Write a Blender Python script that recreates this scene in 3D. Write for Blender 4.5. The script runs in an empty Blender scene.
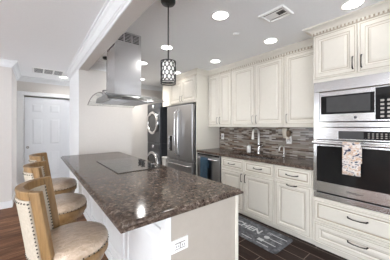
import bpy, bmesh, math, random
from mathutils import Vector, Matrix
random.seed(7)
PI = math.pi
SC = bpy.context.scene
COL = SC.collection

# ---------------------------------------------------------------- camera
FPX, CAMH = 200.0, 1.38
YAW = math.atan(160 / FPX)
cd = bpy.data.cameras.new('camera')
cam = bpy.data.objects.new('camera', cd)
COL.objects.link(cam)
cam.location = (0, 0, CAMH)
cam.rotation_euler = (PI / 2, 0, -YAW)
cd.sensor_width = 36.0
cd.lens = FPX / 390 * 36.0
cd.shift_y = -4 / 390
cd.clip_start = 0.02
SC.camera = cam

# ---------------------------------------------------------------- world, exposure
w = bpy.data.worlds.new('world')
SC.world = w
w.use_nodes = True
w.node_tree.nodes['Background'].inputs[0].default_value = (0.92, 0.97, 1.03, 1)
w.node_tree.nodes['Background'].inputs[1].default_value = 6.6
SC.view_settings.view_transform = 'Standard'
SC.view_settings.look = 'None'
SC.view_settings.exposure = 0.33
SC.view_settings.gamma = 1.0
SC.view_settings.use_curve_mapping = False
LAMP_W = 1.3       # each recessed downlight
LENS_E = 1.6
SC.cycles.use_denoising = True
SC.cycles.max_bounces = 8
SC.cycles.diffuse_bounces = 5

CEIL = 2.48
XW = 3.08           # kitchen cabinet wall
XB, XU = 2.48, 2.76  # base and upper cabinet fronts


# ---------------------------------------------------------------- materials
def mat(name, col, rough=0.5, metal=0.0, spec=0.5, emit=None, estr=0.0, trans=0.0, alpha=1.0, coat=0.0):
    m = bpy.data.materials.new(name)
    m.use_nodes = True
    b = m.node_tree.nodes['Principled BSDF']
    b.inputs['Base Color'].default_value = (*col, 1)
    b.inputs['Roughness'].default_value = rough
    b.inputs['Metallic'].default_value = metal
    b.inputs['Specular IOR Level'].default_value = spec
    b.inputs['Coat Weight'].default_value = coat
    b.inputs['Transmission Weight'].default_value = trans
    b.inputs['Alpha'].default_value = alpha
    if emit:
        b.inputs['Emission Color'].default_value = (*emit, 1)
        b.inputs['Emission Strength'].default_value = estr
    return m


def nodes(m):
    nt = m.node_tree
    return nt, nt.nodes, nt.links, nt.nodes['Principled BSDF']


def coord(nt, scale=(1, 1, 1), rot=(0, 0, 0)):
    tc = nt.nodes.new('ShaderNodeTexCoord')
    mp = nt.nodes.new('ShaderNodeMapping')
    mp.inputs['Scale'].default_value = scale
    mp.inputs['Rotation'].default_value = rot
    nt.links.new(tc.outputs['Object'], mp.inputs['Vector'])
    return mp.outputs['Vector']


def ramp(nt, fac, stops, interp='LINEAR'):
    r = nt.nodes.new('ShaderNodeValToRGB')
    r.color_ramp.interpolation = interp
    e = r.color_ramp.elements
    while len(e) < len(stops):
        e.new(0.5)
    for el, (p, c) in zip(e, stops):
        el.position = p
        el.color = (*c, 1)
    nt.links.new(fac, r.inputs['Fac'])
    return r.outputs['Color']


def noise(nt, vec, scale, detail=4, rough=0.6, dist=0.0):
    n = nt.nodes.new('ShaderNodeTexNoise')
    n.inputs['Scale'].default_value = scale
    n.inputs['Detail'].default_value = detail
    n.inputs['Roughness'].default_value = rough
    n.inputs['Distortion'].default_value = dist
    nt.links.new(vec, n.inputs['Vector'])
    return n.outputs['Fac']


def bump(nt, b, h, strength=0.2, dist=0.01):
    bp = nt.nodes.new('ShaderNodeBump')
    bp.inputs['Strength'].default_value = strength
    bp.inputs['Distance'].default_value = dist
    nt.links.new(h, bp.inputs['Height'])
    nt.links.new(bp.outputs['Normal'], b.inputs['Normal'])


def noisy(name, c1, c2, scale=8, rough=0.5, metal=0.0, bmp=0.0, stretch=(1, 1, 1), **k):
    m = mat(name, c1, rough, metal, **k)
    nt, N, L, b = nodes(m)
    f = noise(nt, coord(nt, stretch), scale)
    L.new(ramp(nt, f, [(0.3, c1), (0.7, c2)]), b.inputs['Base Color'])
    if bmp:
        bump(nt, b, f, bmp)
    return m


M = {}
M['ceiling'] = noisy('ceiling_paint', (0.87, 0.88, 0.89), (0.89, 0.90, 0.91), 40, 0.8)
M['wall'] = noisy('wall_paint', (0.61, 0.58, 0.55), (0.63, 0.60, 0.57), 30, 0.75)
M['trim'] = noisy('trim_paint', (0.72, 0.73, 0.74), (0.74, 0.75, 0.76), 20, 0.45)
M['doorpaint'] = noisy('door_paint', (0.66, 0.68, 0.71), (0.68, 0.70, 0.73), 20, 0.45)
M['white'] = noisy('white_plastic', (0.85, 0.85, 0.84), (0.87, 0.87, 0.86), 30, 0.35)
M['cream'] = noisy('cream_lacquer', (0.685, 0.65, 0.58), (0.705, 0.67, 0.60), 25, 0.38)
M['glaze'] = noisy('brown_glaze', (0.36, 0.30, 0.23), (0.44, 0.37, 0.29), 30, 0.5)
M['toe'] = noisy('toe_lacquer', (0.72, 0.68, 0.61), (0.74, 0.70, 0.63), 25, 0.5)
M['bronze'] = noisy('dark_bronze', (0.035, 0.03, 0.028), (0.05, 0.045, 0.04), 60, 0.35, 0.7)
M['pewter'] = noisy('pewter_metal', (0.26, 0.24, 0.22), (0.32, 0.30, 0.28), 60, 0.35, 0.8)
M['steel'] = noisy('brushed_steel', (0.62, 0.62, 0.63), (0.72, 0.72, 0.73), 12, 0.22, 1.0, stretch=(1, 1, 30))
M['steel_dark'] = noisy('grey_steel', (0.36, 0.36, 0.37), (0.46, 0.46, 0.47), 12, 0.28, 1.0, stretch=(1, 1, 30))
M['chrome'] = noisy('chrome', (0.80, 0.80, 0.81), (0.83, 0.83, 0.84), 20, 0.08, 1.0)
M['nickel'] = noisy('satin_nickel', (0.72, 0.71, 0.69), (0.78, 0.77, 0.75), 20, 0.38, 0.75)
M['black'] = noisy('black_enamel', (0.012, 0.012, 0.013), (0.02, 0.02, 0.02), 30, 0.4)
M['blackglass'] = noisy('black_glass', (0.010, 0.010, 0.011), (0.013, 0.013, 0.013), 10, 0.06, spec=0.3)
M['mwglass'] = noisy('grey_window_glass', (0.06, 0.06, 0.062), (0.07, 0.07, 0.072), 10, 0.06, spec=0.4)
M['cookglass'] = noisy('ceramic_glass', (0.05, 0.045, 0.042), (0.06, 0.055, 0.05), 10, 0.10, spec=0.35)
M['graphite'] = noisy('graphite_metal', (0.10, 0.105, 0.115), (0.13, 0.135, 0.145), 20, 0.3, 0.8)
M['darkside'] = noisy('dark_side_panel', (0.05, 0.055, 0.065), (0.07, 0.075, 0.085), 20, 0.4, 0.3)
M['beige'] = noisy('beige_panel', (0.42, 0.38, 0.33), (0.44, 0.40, 0.35), 20, 0.55)
M['panelwhite'] = noisy('white_panel', (0.80, 0.81, 0.82), (0.83, 0.84, 0.85), 20, 0.45)
M['navy'] = noisy('navy_cloth', (0.025, 0.06, 0.10), (0.04, 0.085, 0.13), 60, 0.9, bmp=0.4)
M['greyink'] = noisy('grey_ink', (0.10, 0.10, 0.11), (0.12, 0.12, 0.13), 30, 0.5)
M['jar'] = noisy('white_ceramic', (0.80, 0.79, 0.77), (0.84, 0.83, 0.81), 30, 0.25)
M['linen'] = noisy('cream_linen', (0.43, 0.375, 0.30), (0.53, 0.47, 0.385), 70, 0.9, bmp=0.3)
M['letter'] = noisy('white_letter', (0.60, 0.61, 0.62), (0.40, 0.41, 0.43), 50, 0.9)
M['brownplug'] = noisy('brown_plastic', (0.16, 0.11, 0.07), (0.22, 0.16, 0.10), 40, 0.4)
M['warmplug'] = noisy('ivory_plastic', (0.66, 0.60, 0.50), (0.72, 0.66, 0.56), 40, 0.35)

m = M['lens'] = mat('lamp_lens', (1, 1, 1), 0.5, emit=(1, 0.97, 0.92), estr=LENS_E)
m = M['shadeglass'] = mat('lit_shade_glass', (0.9, 0.9, 0.88), 0.3, emit=(1, 0.96, 0.9), estr=.28)
m = M['glass'] = mat('canopy_glass', (0.93, 0.96, 0.95), 0.02, trans=1.0)
m.node_tree.nodes['Principled BSDF'].inputs['IOR'].default_value = 1.3

# granite: brown ground, paler blotches, fine cream and black flecks
m = M['granite'] = mat('brown_granite', (0.2, 0.15, 0.12), 0.12, spec=0.16)
nt, N, L, b = nodes(m)
v = coord(nt)
c1 = ramp(nt, noise(nt, v, 34, 6, 0.7, 0.6), [(0.32, (0.016, 0.010, 0.008)), (0.46, (0.062, 0.042, 0.032)), (0.58, (0.130, 0.096, 0.076)), (0.72, (0.42, 0.35, 0.295))])
vo = N.new('ShaderNodeTexVoronoi')
vo.feature = 'DISTANCE_TO_EDGE'
vo.inputs['Scale'].default_value = 42
L.new(v, vo.inputs['Vector'])
c2 = ramp(nt, vo.outputs['Distance'], [(0.0, (1, 1, 1)), (0.06, (0, 0, 0))])
mk = N.new('ShaderNodeMath'); mk.operation = 'MULTIPLY'
L.new(c2, mk.inputs[0])
L.new(ramp(nt, noise(nt, v, 9, 3), [(0.42, (0, 0, 0)), (0.62, (0.45, 0.45, 0.45))]), mk.inputs[1])
mx = N.new('ShaderNodeMix'); mx.data_type = 'RGBA'
L.new(mk.outputs[0], mx.inputs[0])
L.new(c1, mx.inputs[6])
mx.inputs[7].default_value = (0.44, 0.385, 0.33, 1)
L.new(mx.outputs[2], b.inputs['Base Color'])


def brick(nt, vec, bw, rh, mortar, offset=0.5, freq=2):
    t = nt.nodes.new('ShaderNodeTexBrick')
    t.inputs['Color1'].default_value = (0, 0, 0, 1)
    t.inputs['Color2'].default_value = (1, 1, 1, 1)
    t.inputs['Mortar'].default_value = (0.5, 0.5, 0.5, 1)
    t.inputs['Scale'].default_value = 1.0
    t.inputs['Brick Width'].default_value = bw
    t.inputs['Row Height'].default_value = rh
    t.inputs['Mortar Size'].default_value = mortar
    t.inputs['Mortar Smooth'].default_value = 0.0
    t.offset = offset
    t.offset_frequency = freq
    nt.links.new(vec, t.inputs['Vector'])
    return t


def mixrgb(nt, fac, a, bcol):
    x = nt.nodes.new('ShaderNodeMix'); x.data_type = 'RGBA'
    nt.links.new(fac, x.inputs[0])
    nt.links.new(a, x.inputs[6])
    if isinstance(bcol, tuple):
        x.inputs[7].default_value = (*bcol, 1)
    else:
        nt.links.new(bcol, x.inputs[7])
    return x.outputs[2]


def swizzle(nt, order):
    tc = nt.nodes.new('ShaderNodeTexCoord')
    s = nt.nodes.new('ShaderNodeSeparateXYZ')
    c = nt.nodes.new('ShaderNodeCombineXYZ')
    nt.links.new(tc.outputs['Object'], s.inputs[0])
    for i, a in enumerate(order):
        nt.links.new(s.outputs[a], c.inputs[i])
    return c.outputs[0]


# mosaic strips on the wall (in its Y-Z plane)
m = M['mosaic'] = mat('mosaic_strips', (0.3, 0.28, 0.26), 0.22, spec=0.6)
nt, N, L, b = nodes(m)
t = brick(nt, swizzle(nt, 'YZX'), 0.115, 0.0205, 0.0014, 0.37, 2)
col = ramp(nt, t.outputs['Color'], [(0.0, (0.050, 0.028, 0.018)), (0.16, (0.25, 0.215, 0.18)), (0.34, (0.17, 0.11, 0.075)),
                                   (0.46, (0.32, 0.285, 0.25)), (0.62, (0.21, 0.165, 0.13)), (0.76, (0.42, 0.385, 0.345)), (0.88, (0.085, 0.052, 0.035))], 'CONSTANT')
L.new(mixrgb(nt, t.outputs['Fac'], col, (0.22, 0.19, 0.165)), b.inputs['Base Color'])

# plank tile, long side along Y
m = M['tile'] = mat('dark_plank_tile', (0.05, 0.03, 0.025), 0.33, spec=0.12)
nt, N, L, b = nodes(m)
vec = swizzle(nt, 'YXZ')
t = brick(nt, vec, 0.61, 0.155, 0.0035, 0.5, 2)
g = noise(nt, coord(nt, (14, 1.4, 1)), 5, 5)
a1 = ramp(nt, g, [(0.3, (0.014, 0.008, 0.007)), (0.7, (0.036, 0.021, 0.017))])
L.new(mixrgb(nt, t.outputs['Fac'], a1, (0.20, 0.15, 0.125)), b.inputs['Base Color'])

# wood planks, long side along X
m = M['wood'] = mat('walnut_planks', (0.2, 0.1, 0.06), 0.45, spec=0.1)
nt, N, L, b = nodes(m)
t = brick(nt, swizzle(nt, 'XYZ'), 1.1, 0.105, 0.0015, 0.41, 2)
pl = ramp(nt, t.outputs['Color'], [(0, (0.04, 0.014, 0.007)), (0.35, (0.16, 0.07, 0.035)), (0.7, (0.30, 0.155, 0.085)), (1, (0.07, 0.028, 0.014))])
g = noise(nt, coord(nt, (1.1, 13, 1)), 3.2, 6, 0.65, 0.5)
gr = ramp(nt, g, [(0.30, (0.022, 0.008, 0.004)), (0.50, (0.17, 0.076, 0.038)), (0.66, (0.45, 0.26, 0.155))])
x = N.new('ShaderNodeMix'); x.data_type = 'RGBA'
x.inputs[0].default_value = 0.55
L.new(pl, x.inputs[6]); L.new(gr, x.inputs[7])
L.new(mixrgb(nt, t.outputs['Fac'], x.outputs[2], (0.03, 0.014, 0.009)), b.inputs['Base Color'])

# stool oak, crinkled seat cover
m = M['oak'] = mat('tan_oak', (0.4, 0.24, 0.1), 0.42)
nt, N, L, b = nodes(m)
g = noise(nt, coord(nt, (9, 9, 1.2)), 4, 5, 0.6, 0.4)
L.new(ramp(nt, g, [(0.3, (0.18, 0.100, 0.036)), (0.7, (0.32, 0.195, 0.083))]), b.inputs['Base Color'])
m = M['seatcover'] = mat('crinkled_tan_cover', (0.5, 0.4, 0.3), 0.30, spec=0.6, coat=0.3)
nt, N, L, b = nodes(m)
g = noise(nt, coord(nt, (1, 2.5, 1), (0, 0, 0.5)), 16, 4, 0.6, 1.4)
L.new(ramp(nt, g, [(0.35, (0.44, 0.33, 0.235)), (0.65, (0.60, 0.47, 0.355))]), b.inputs['Base Color'])
bump(nt, b, g, 0.8, 0.012)

# rug ground
m = M['rug'] = mat('grey_rug', (0.2, 0.2, 0.22), 0.9)
nt, N, L, b = nodes(m)
g = noise(nt, coord(nt), 14, 5, 0.7)
L.new(ramp(nt, g, [(0.35, (0.05, 0.053, 0.06)), (0.55, (0.12, 0.125, 0.138)), (0.72, (0.27, 0.275, 0.29))]), b.inputs['Base Color'])

# patterned dish towel
m = M['printcloth'] = mat('printed_cloth', (0.8, 0.75, 0.7), 0.9)
nt, N, L, b = nodes(m)
g = noise(nt, coord(nt, (1, 1, 1.6)), 19, 3, 0.55, 1.0)
L.new(ramp(nt, g, [(0.38, (0.04, 0.045, 0.08)), (0.43, (0.62, 0.57, 0.54)), (0.50, (0.75, 0.71, 0.68)), (0.56, (0.50, 0.30, 0.17)), (0.63, (0.66, 0.54, 0.45)), (0.70, (0.20, 0.20, 0.26))]), b.inputs['Base Color'])


# ---------------------------------------------------------------- mesh builder (world coordinates)
class MB:
    def __init__(s):
        s.v, s.f, s.mi, s.sm = [], [], [], []

    def add(s, vs, fs, mi=0, smooth=False):
        o = len(s.v)
        s.v += [tuple(p) for p in vs]
        for f in fs:
            s.f.append([i + o for i in f]); s.mi.append(mi); s.sm.append(smooth)
        return s

    def frombm(s, bm, mi=0, smooth=False):
        bm.verts.index_update()
        s.add([v.co[:] for v in bm.verts], [[v.index for v in f.verts] for f in bm.faces], mi, smooth)
        bm.free()
        return s

    def box(s, x0, x1, y0, y1, z0, z1, bev=0.0, mi=0, seg=2):
        bm = bmesh.new()
        bmesh.ops.create_cube(bm, size=1)
        for v in bm.verts:
            v.co = Vector(((x0 + x1) / 2 + v.co.x * (x1 - x0), (y0 + y1) / 2 + v.co.y * (y1 - y0), (z0 + z1) / 2 + v.co.z * (z1 - z0)))
        if bev:
            bmesh.ops.bevel(bm, geom=bm.edges[:], offset=bev, segments=seg, affect='EDGES', profile=0.5)
        return s.frombm(bm, mi)

    def tube(s, pts, r, seg=10, mi=0, closed=False, smooth=True):
        pts = [Vector(p) for p in pts]
        n = len(pts)
        rs = r if isinstance(r, (list, tuple)) else [r] * n
        vs, fs = [], []
        up = None
        for i, p in enumerate(pts):
            if closed:
                d = pts[(i + 1) % n] - pts[i - 1]
            else:
                d = pts[min(i + 1, n - 1)] - pts[max(i - 1, 0)]
            d.normalize()
            if up is None:
                up = Vector((0, 0, 1)) if abs(d.z) < 0.9 else Vector((1, 0, 0))
            a = d.cross(up).normalized()
            up = a.cross(d).normalized()
            for k in range(seg):
                t = 2 * PI * k / seg
                vs.append(p + (a * math.cos(t) + up * math.sin(t)) * rs[i])
        m_ = n if closed else n - 1
        for i in range(m_):
            j = (i + 1) % n
            for k in range(seg):
                l = (k + 1) % seg
                fs.append([i * seg + k, i * seg + l, j * seg + l, j * seg + k])
        s.add(vs, fs, mi, smooth)
        if not closed:
            s.add(vs[:seg], [list(range(seg))[::-1]], mi)
            s.add(vs[-seg:], [list(range(seg))], mi)
        return s

    def cyl(s, p0, p1, r0, r1=None, seg=20, mi=0):
        return s.tube([p0, p1], [r0, r0 if r1 is None else r1], seg, mi)

    def lathe(s, c, prof, seg=32, mi=0, axis='z', smooth=True, caps=True):
        # prof: (radius, height) list along axis from c
        vs, fs = [], []
        for r, h in prof:
            for k in range(seg):
                t = 2 * PI * k / seg
                a, b_ = r * math.cos(t), r * math.sin(t)
                if axis == 'z': vs.append((c[0] + a, c[1] + b_, c[2] + h))
                elif axis == 'x': vs.append((c[0] + h, c[1] + a, c[2] + b_))
                else: vs.append((c[0] + a, c[1] + h, c[2] + b_))
        n = len(prof)
        for i in range(n - 1):
            for k in range(seg):
                l = (k + 1) % seg
                fs.append([i * seg + k, i * seg + l, (i + 1) * seg + l, (i + 1) * seg + k])
        s.add(vs, fs, mi, smooth)
        if caps and prof[0][0] > 1e-4: s.add(vs[:seg], [list(range(seg))[::-1]], mi)
        if caps and prof[-1][0] > 1e-4: s.add(vs[-seg:], [list(range(seg))], mi)
        return s

    def sphere(s, c, r, seg=8, mi=0, sc=(1, 1, 1)):
        bm = bmesh.new()
        bmesh.ops.create_uvsphere(bm, u_segments=seg, v_segments=max(4, seg // 2), radius=r)
        for v in bm.verts:
            v.co = Vector((c[0] + v.co.x * sc[0], c[1] + v.co.y * sc[1], c[2] + v.co.z * sc[2]))
        return s.frombm(bm, mi, True)

    def prism(s, poly, d, mi=0):
        # poly: 3D points of a planar outline, d: extrusion vector
        d = Vector(d)
        a = [Vector(p) for p in poly]
        n = len(a)
        vs = a + [p + d for p in a]
        fs = [list(range(n))[::-1], [i + n for i in range(n)]]
        fs += [[i, (i + 1) % n, (i + 1) % n + n, i + n] for i in range(n)]
        return s.add(vs, fs, mi)

    def rings(s, o, u, v, n, w, h, prof, mis=None):
        # rectangular rings on plane o + u*[0,w] + v*[0,h], prof: (inset, height along n)
        o, u, v, n = Vector(o), Vector(u), Vector(v), Vector(n)
        vs = []
        for ins, ht in prof:
            for a, b_ in ((ins, ins), (w - ins, ins), (w - ins, h - ins), (ins, h - ins)):
                vs.append(o + u * a + v * b_ + n * ht)
        base = len(s.v)
        s.v += [tuple(p) for p in vs]
        for i in range(len(prof) - 1):
            for k in range(4):
                l = (k + 1) % 4
                s.f.append([base + i * 4 + k, base + i * 4 + l, base + (i + 1) * 4 + l, base + (i + 1) * 4 + k])
                s.mi.append(mis[i] if mis else 0); s.sm.append(False)
        e = base + (len(prof) - 1) * 4
        s.f.append([e, e + 1, e + 2, e + 3]); s.mi.append(0); s.sm.append(False)
        s.f.append([base + 3, base + 2, base + 1, base]); s.mi.append(0); s.sm.append(False)
        return s

    def build(s, name, mats, parent=None):
        me = bpy.data.meshes.new(name)
        off = Vector((0, 0, 0))
        root = parent
        while root is not None:
            off += root.location
            root = root.parent
        vs = [tuple(Vector(p) - off) for p in s.v]
        me.from_pydata(vs, [], s.f)
        for mm in (mats if isinstance(mats, (list, tuple)) else [mats]):
            me.materials.append(mm)
        for p, mi, sm in zip(me.polygons, s.mi, s.sm):
            p.material_index = mi
            p.use_smooth = sm
        bm = bmesh.new(); bm.from_mesh(me)
        bmesh.ops.recalc_face_normals(bm, faces=bm.faces[:])
        bm.to_mesh(me); bm.free()
        me.update()
        o = bpy.data.objects.new(name, me)
        COL.objects.link(o)
        if parent is not None:
            o.parent = parent
        return o


def tag(o, label=None, cat=None, group=None, kind=None):
    if label: o['label'] = label
    if cat: o['category'] = cat
    if group: o['group'] = group
    if kind: o['kind'] = kind
    return o


def thing(name, loc, label, cat, group=None):
    o = bpy.data.objects.new(name, None)
    COL.objects.link(o)
    o.location = loc
    o.empty_display_size = 0.1
    return tag(o, label, cat, group)


def struct(name, mb, mm, label=None, cat=None):
    return tag(mb.build(name, mm), label, cat, kind='structure')


def copy_tree(o, parent=None):
    c = o.copy()
    COL.objects.link(c)
    if parent is not None: c.parent = parent
    for ch in list(o.children):
        copy_tree(ch, c)
    return c


def text_mesh(name, body, size, mm, parent, origin, xdir, ydir, depth=0.0006, bold=0.0, align='CENTER'):
    cu = bpy.data.curves.new(name, 'FONT')
    cu.body = body; cu.size = size; cu.extrude = depth; cu.offset = bold
    cu.align_x = align; cu.align_y = 'CENTER'
    tmp = bpy.data.objects.new('tmp', cu)
    COL.objects.link(tmp)
    dg = bpy.context.evaluated_depsgraph_get()
    me = tmp.evaluated_get(dg).to_mesh()
    X, Y = Vector(xdir).normalized(), Vector(ydir).normalized()
    Z = X.cross(Y)
    vs = [Vector(origin) + X * q.co.x + Y * q.co.y + Z * q.co.z for q in me.vertices]
    fs = [list(p.vertices) for p in me.polygons]
    tmp.evaluated_get(dg).to_mesh_clear()
    bpy.data.objects.remove(tmp)
    bpy.data.curves.remove(cu)
    return MB().add(vs, fs).build(name, mm, parent)


# ================================================================ SETTING
struct('floor', MB().box(-4.2, 0.75, -2.6, 7.2, -0.10, 0.0), M['wood'])
struct('floor', MB().box(0.75, XW + 0.1, -2.6, 7.2, -0.10, 0.0), M['tile'])
struct('ceiling', MB().box(-4.2, XW + 0.1, -2.6, 7.2, CEIL, CEIL + 0.1), M['ceiling'])
struct('wall_right', MB().box(XW, XW + 0.1, -2.6, 5.16, 0, CEIL), M['wall'])
struct('wall_middle', MB().box(0.56, 1.46, 3.74, 4.80, 0, CEIL), M['wall'])
struct('wall_laundry', MB().box(1.30, XW, 5.06, 5.16, 0, CEIL), M['wall'])
struct('wall_back', MB().box(-0.31, 2.2, 5.86, 5.96, 2.09, CEIL).box(-0.31, -0.20, 5.86, 5.96, 0, 2.09).box(1.45, 2.2, 5.86, 5.96, 0, 2.09), M['wall'])
struct('wall_closet', MB().box(-0.31, 2.2, 6.5, 6.6, 0, CEIL).box(-0.41, -0.31, 5.96, 6.6, 0, CEIL).box(2.2, 2.3, 5.86, 6.6, 0, CEIL), M['wall'])  # unseen closet walls, added to keep sky glow out of the door gap
struct('wall_left', MB().box(-4.2, -0.31, 4.60, 5.96, 0, CEIL), M['wall'])
# unseen living-room wall added for reflections; window openings and pier shaped for the light
ow = MB().box(-4.3, -4.2, -2.6, 4.60, 0, 0.12).box(-4.3, -4.2, -2.6, 4.60, 2.25, CEIL)
for a_, b2 in ((-2.6, -2.4), (1.0, 3.5), (4.4, 4.6)):
    ow.box(-4.3, -4.2, a_, b2, 0.12, 2.25)
struct('wall_outer_added', ow, M['wall'])
struct('wall_front_added', MB().box(-1.0, 1.25, -2.7, -2.6, 0, CEIL).box(2.25, XW, -2.7, -2.6, 0, CEIL).box(1.25, 2.25, -2.7, -2.6, 2.1, CEIL), M['wall'])  # added behind the camera to steer daylight; opening brings some into the kitchen
# dropped beam above the island, remnant of the wall
struct('beam_ceiling', MB().box(0.565, 0.69, -1.4, 3.74, 2.305, CEIL), M['wall'])


def crown_prof(d, h):
    # outline in (out, up), up measured from ceiling downwards
    return [(0, 0), (d, 0), (d, -0.016), (d * .84, -0.017), (d * .84, -h * .26), (d * .62, -h * .34), (d * .42, -h * .56), (d * .34, -h * .70), (d * .22, -h * .71), (d * .22, -h * .80), (d * .12, -h * .82), (d * .12, -h), (0, -h)]


def crown(name, p0, p1, out, d=0.08, h=0.12, m0=0, m1=0):
    # along p0->p1 against the wall, out = horizontal unit vector away from the wall; m0/m1 = mitre (+1 outside corner, -1 inside)
    p0, p1, out = Vector((*p0, CEIL)), Vector((*p1, CEIL)), Vector((*out, 0))
    dr = (p1 - p0).normalized()
    pf = crown_prof(d, h)
    n = len(pf)
    vs = [p0 + out * a - dr * a * m0 + Vector((0, 0, z)) for a, z in pf] + [p1 + out * a + dr * a * m1 + Vector((0, 0, z)) for a, z in pf]
    fs = [list(range(n))[::-1], [i + n for i in range(n)]] + [[i, (i + 1) % n, (i + 1) % n + n, i + n] for i in range(n)]
    return struct(name, MB().add(vs, fs), M['trim'])


crown('trim_1', (0.565, -1.4), (0.565, 4.80), (-1, 0), 0.075, 0.172)
crown('trim_2', (0.69, 3.74), (1.46, 3.74), (0, -1), 0.08, 0.14, m1=1)
crown('trim_3', (1.30, 5.06), (XW, 5.06), (0, -1), 0.08, 0.11)
crown('trim_4', (-0.31, 5.86), (2.2, 5.86), (0, -1), 0.08, 0.11)
crown('trim_5', (-4.2, 4.60), (-0.31, 4.60), (0, -1), 0.08, 0.11, m1=1)
crown('trim_6', (-0.31, 4.60), (-0.31, 5.86), (1, 0), 0.08, 0.11, m0=1)
struct('baseboard_left', MB().box(-4.2, -0.295, 4.585, 4.60, 0, 0.115, 0.004).box(-0.31, -0.295, 4.60, 5.86, 0, 0.115, 0.004), M['trim'])
struct('baseboard_middle', MB().box(0.545, 0.56, 3.74, 4.80, 0, 0.115, 0.004), M['trim'])
# end trim of the middle wall
struct('trim_7', MB().box(0.552, 0.56, 3.735, 4.80, 0.115, 2.305), M['panelwhite'])
# casing of the closet opening
struct('trim_8', MB().box(-0.31, -0.20, 5.83, 5.86, 0, 2.15, 0.006).box(-0.20, 1.45, 5.83, 5.86, 2.06, 2.15, 0.006).box(-0.205, -0.195, 5.86, 5.95, 0, 2.06), M['trim'])


def six_panel(name, x0, y, w, h=2.03, handle=None):
    st, gap = 0.115, 0.10
    pw = (w - 2 * st - gap) / 2
    rows = ((0.20, 0.80), (0.94, 1.56), (1.68, 1.90))
    d = MB().box(x0, x0 + w, y + 0.008, y + 0.035, 0.012, h)
    for a_, b2 in ((x0, x0 + st), (x0 + st + pw, x0 + st + pw + gap), (x0 + w - st, x0 + w)):
        d.box(a_, b2, y, y + 0.008, 0.012, h)
    for a_, b2 in ((0.012, 0.20), (0.80, 0.94), (1.56, 1.68), (1.90, h)):
        for px in (x0 + st, x0 + st + pw + gap):
            d.box(px, px + pw, y, y + 0.008, a_, b2)
    for px in (x0 + st, x0 + st + pw + gap):
        for z0, z1 in rows:
            d.rings((px, y, z0), (1, 0, 0), (0, 0, 1), (0, -1, 0), pw, z1 - z0,
                    [(0, -0.015), (0, -0.0078), (0.018, -0.0078), (0.024, -0.0075), (0.050, -0.001)])
    o = struct(name, d, M['doorpaint'])
    if handle:
        MB().lathe((handle[0], y, handle[1]), [(0.028, 0.0), (0.028, -0.004), (0.02, -0.004), (0.017, 0.0)], 16, axis='y').build('finger_pull', M['pewter'], o)
    return o


six_panel('door_1', -0.185, 5.87, 0.79, handle=(-0.13, 0.90))
six_panel('door_2', 0.57, 5.915, 0.80)

# backsplash mosaic
struct('wall_backsplash', MB().box(XW - 0.012, XW, 0.94, 3.0, 0.90, 1.40), M['mosaic'])


# ================================================================ ISLAND
IX0, IX1, IY0, IY1 = 0.31, 1.212, 0.938, 3.735
isl = thing('kitchen_island', (0.88, 2.35, 0), 'long kitchen island base with beige end panel and white seating side', 'kitchen island')
b_ = MB().box(0.60, 1.17, 0.985, 3.73, 0.0, 0.8775)
b_.build('body', M['panelwhite'], isl)
# beige end panel with white corner posts
MB().box(0.60, 1.168, 0.975, 0.985, 0.0, 0.8775).build('end_panel', M['beige'], isl)
p = MB().box(0.570, 0.602, 0.968, 1.03, 0.0, 0.8775, 0.003)
p.build('corner_post', M['panelwhite'], isl)
p = MB().box(1.162, 1.192, 0.968, 1.03, 0.0, 0.8775, 0.003)
p.build('corner_post', M['cream'], isl)
# wainscot panels of the seating side
sp = MB()
for k in range(4):
    y0 = 1.06 + k * 0.665
    sp.rings((0.60, y0 + 0.60, 0.14), (0, -1, 0), (0, 0, 1), (-1, 0, 0), 0.60, 0.62,
             [(0, 0), (0.003, 0.012), (0.045, 0.012), (0.055, 0.004), (0.075, 0.004), (0.10, 0.010)])
sp.build('seating_side_panel', M['panelwhite'], isl)
MB().box(0.59, 0.60, 1.03, 3.73, 0.0, 0.10, 0.003).build('base_trim', M['panelwhite'], isl)
# aisle side doors
for k in range(4):
    y0 = 1.05 + k * 0.665
    dm = MB().rings((1.17, y0, 0.10), (0, 1, 0), (0, 0, 1), (1, 0, 0), 0.64, 0.74,
                    [(0, 0), (0, .016), (.004, .02), (.05, .02), (.056, .014), (.064, .014), (.09, .019)], [0, 0, 0, 1, 0, 0]).build('door', [M['cream'], M['glaze']], isl)
    MB().tube([(1.19, y0 + 0.06, 0.70), (1.215, y0 + 0.06, 0.71), (1.215, y0 + 0.06, 0.80), (1.19, y0 + 0.06, 0.81)], 0.005, 8).build('handle', M['bronze'], dm)


def slab(x0, x1, y0, y1, ztop, thick):
    w, h = x1 - x0, y1 - y0
    return MB().rings((x0, y0, ztop), (1, 0, 0), (0, 1, 0), (0, 0, 1), w, h,
                      [(0.004, -thick), (0, -thick + .004), (0, -thick * .60), (0.003, -thick * .54), (0.010, -thick * .48), (0.013, -thick * .36), (0.014, -0.010), (0.017, -0.003), (0.024, 0.0)])


top = slab(IX0, IX1, IY0, IY1, 0.914, 0.036).build('island_countertop', M['granite'])
tag(top, 'polished brown granite slab covering the kitchen island', 'countertop')

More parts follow.
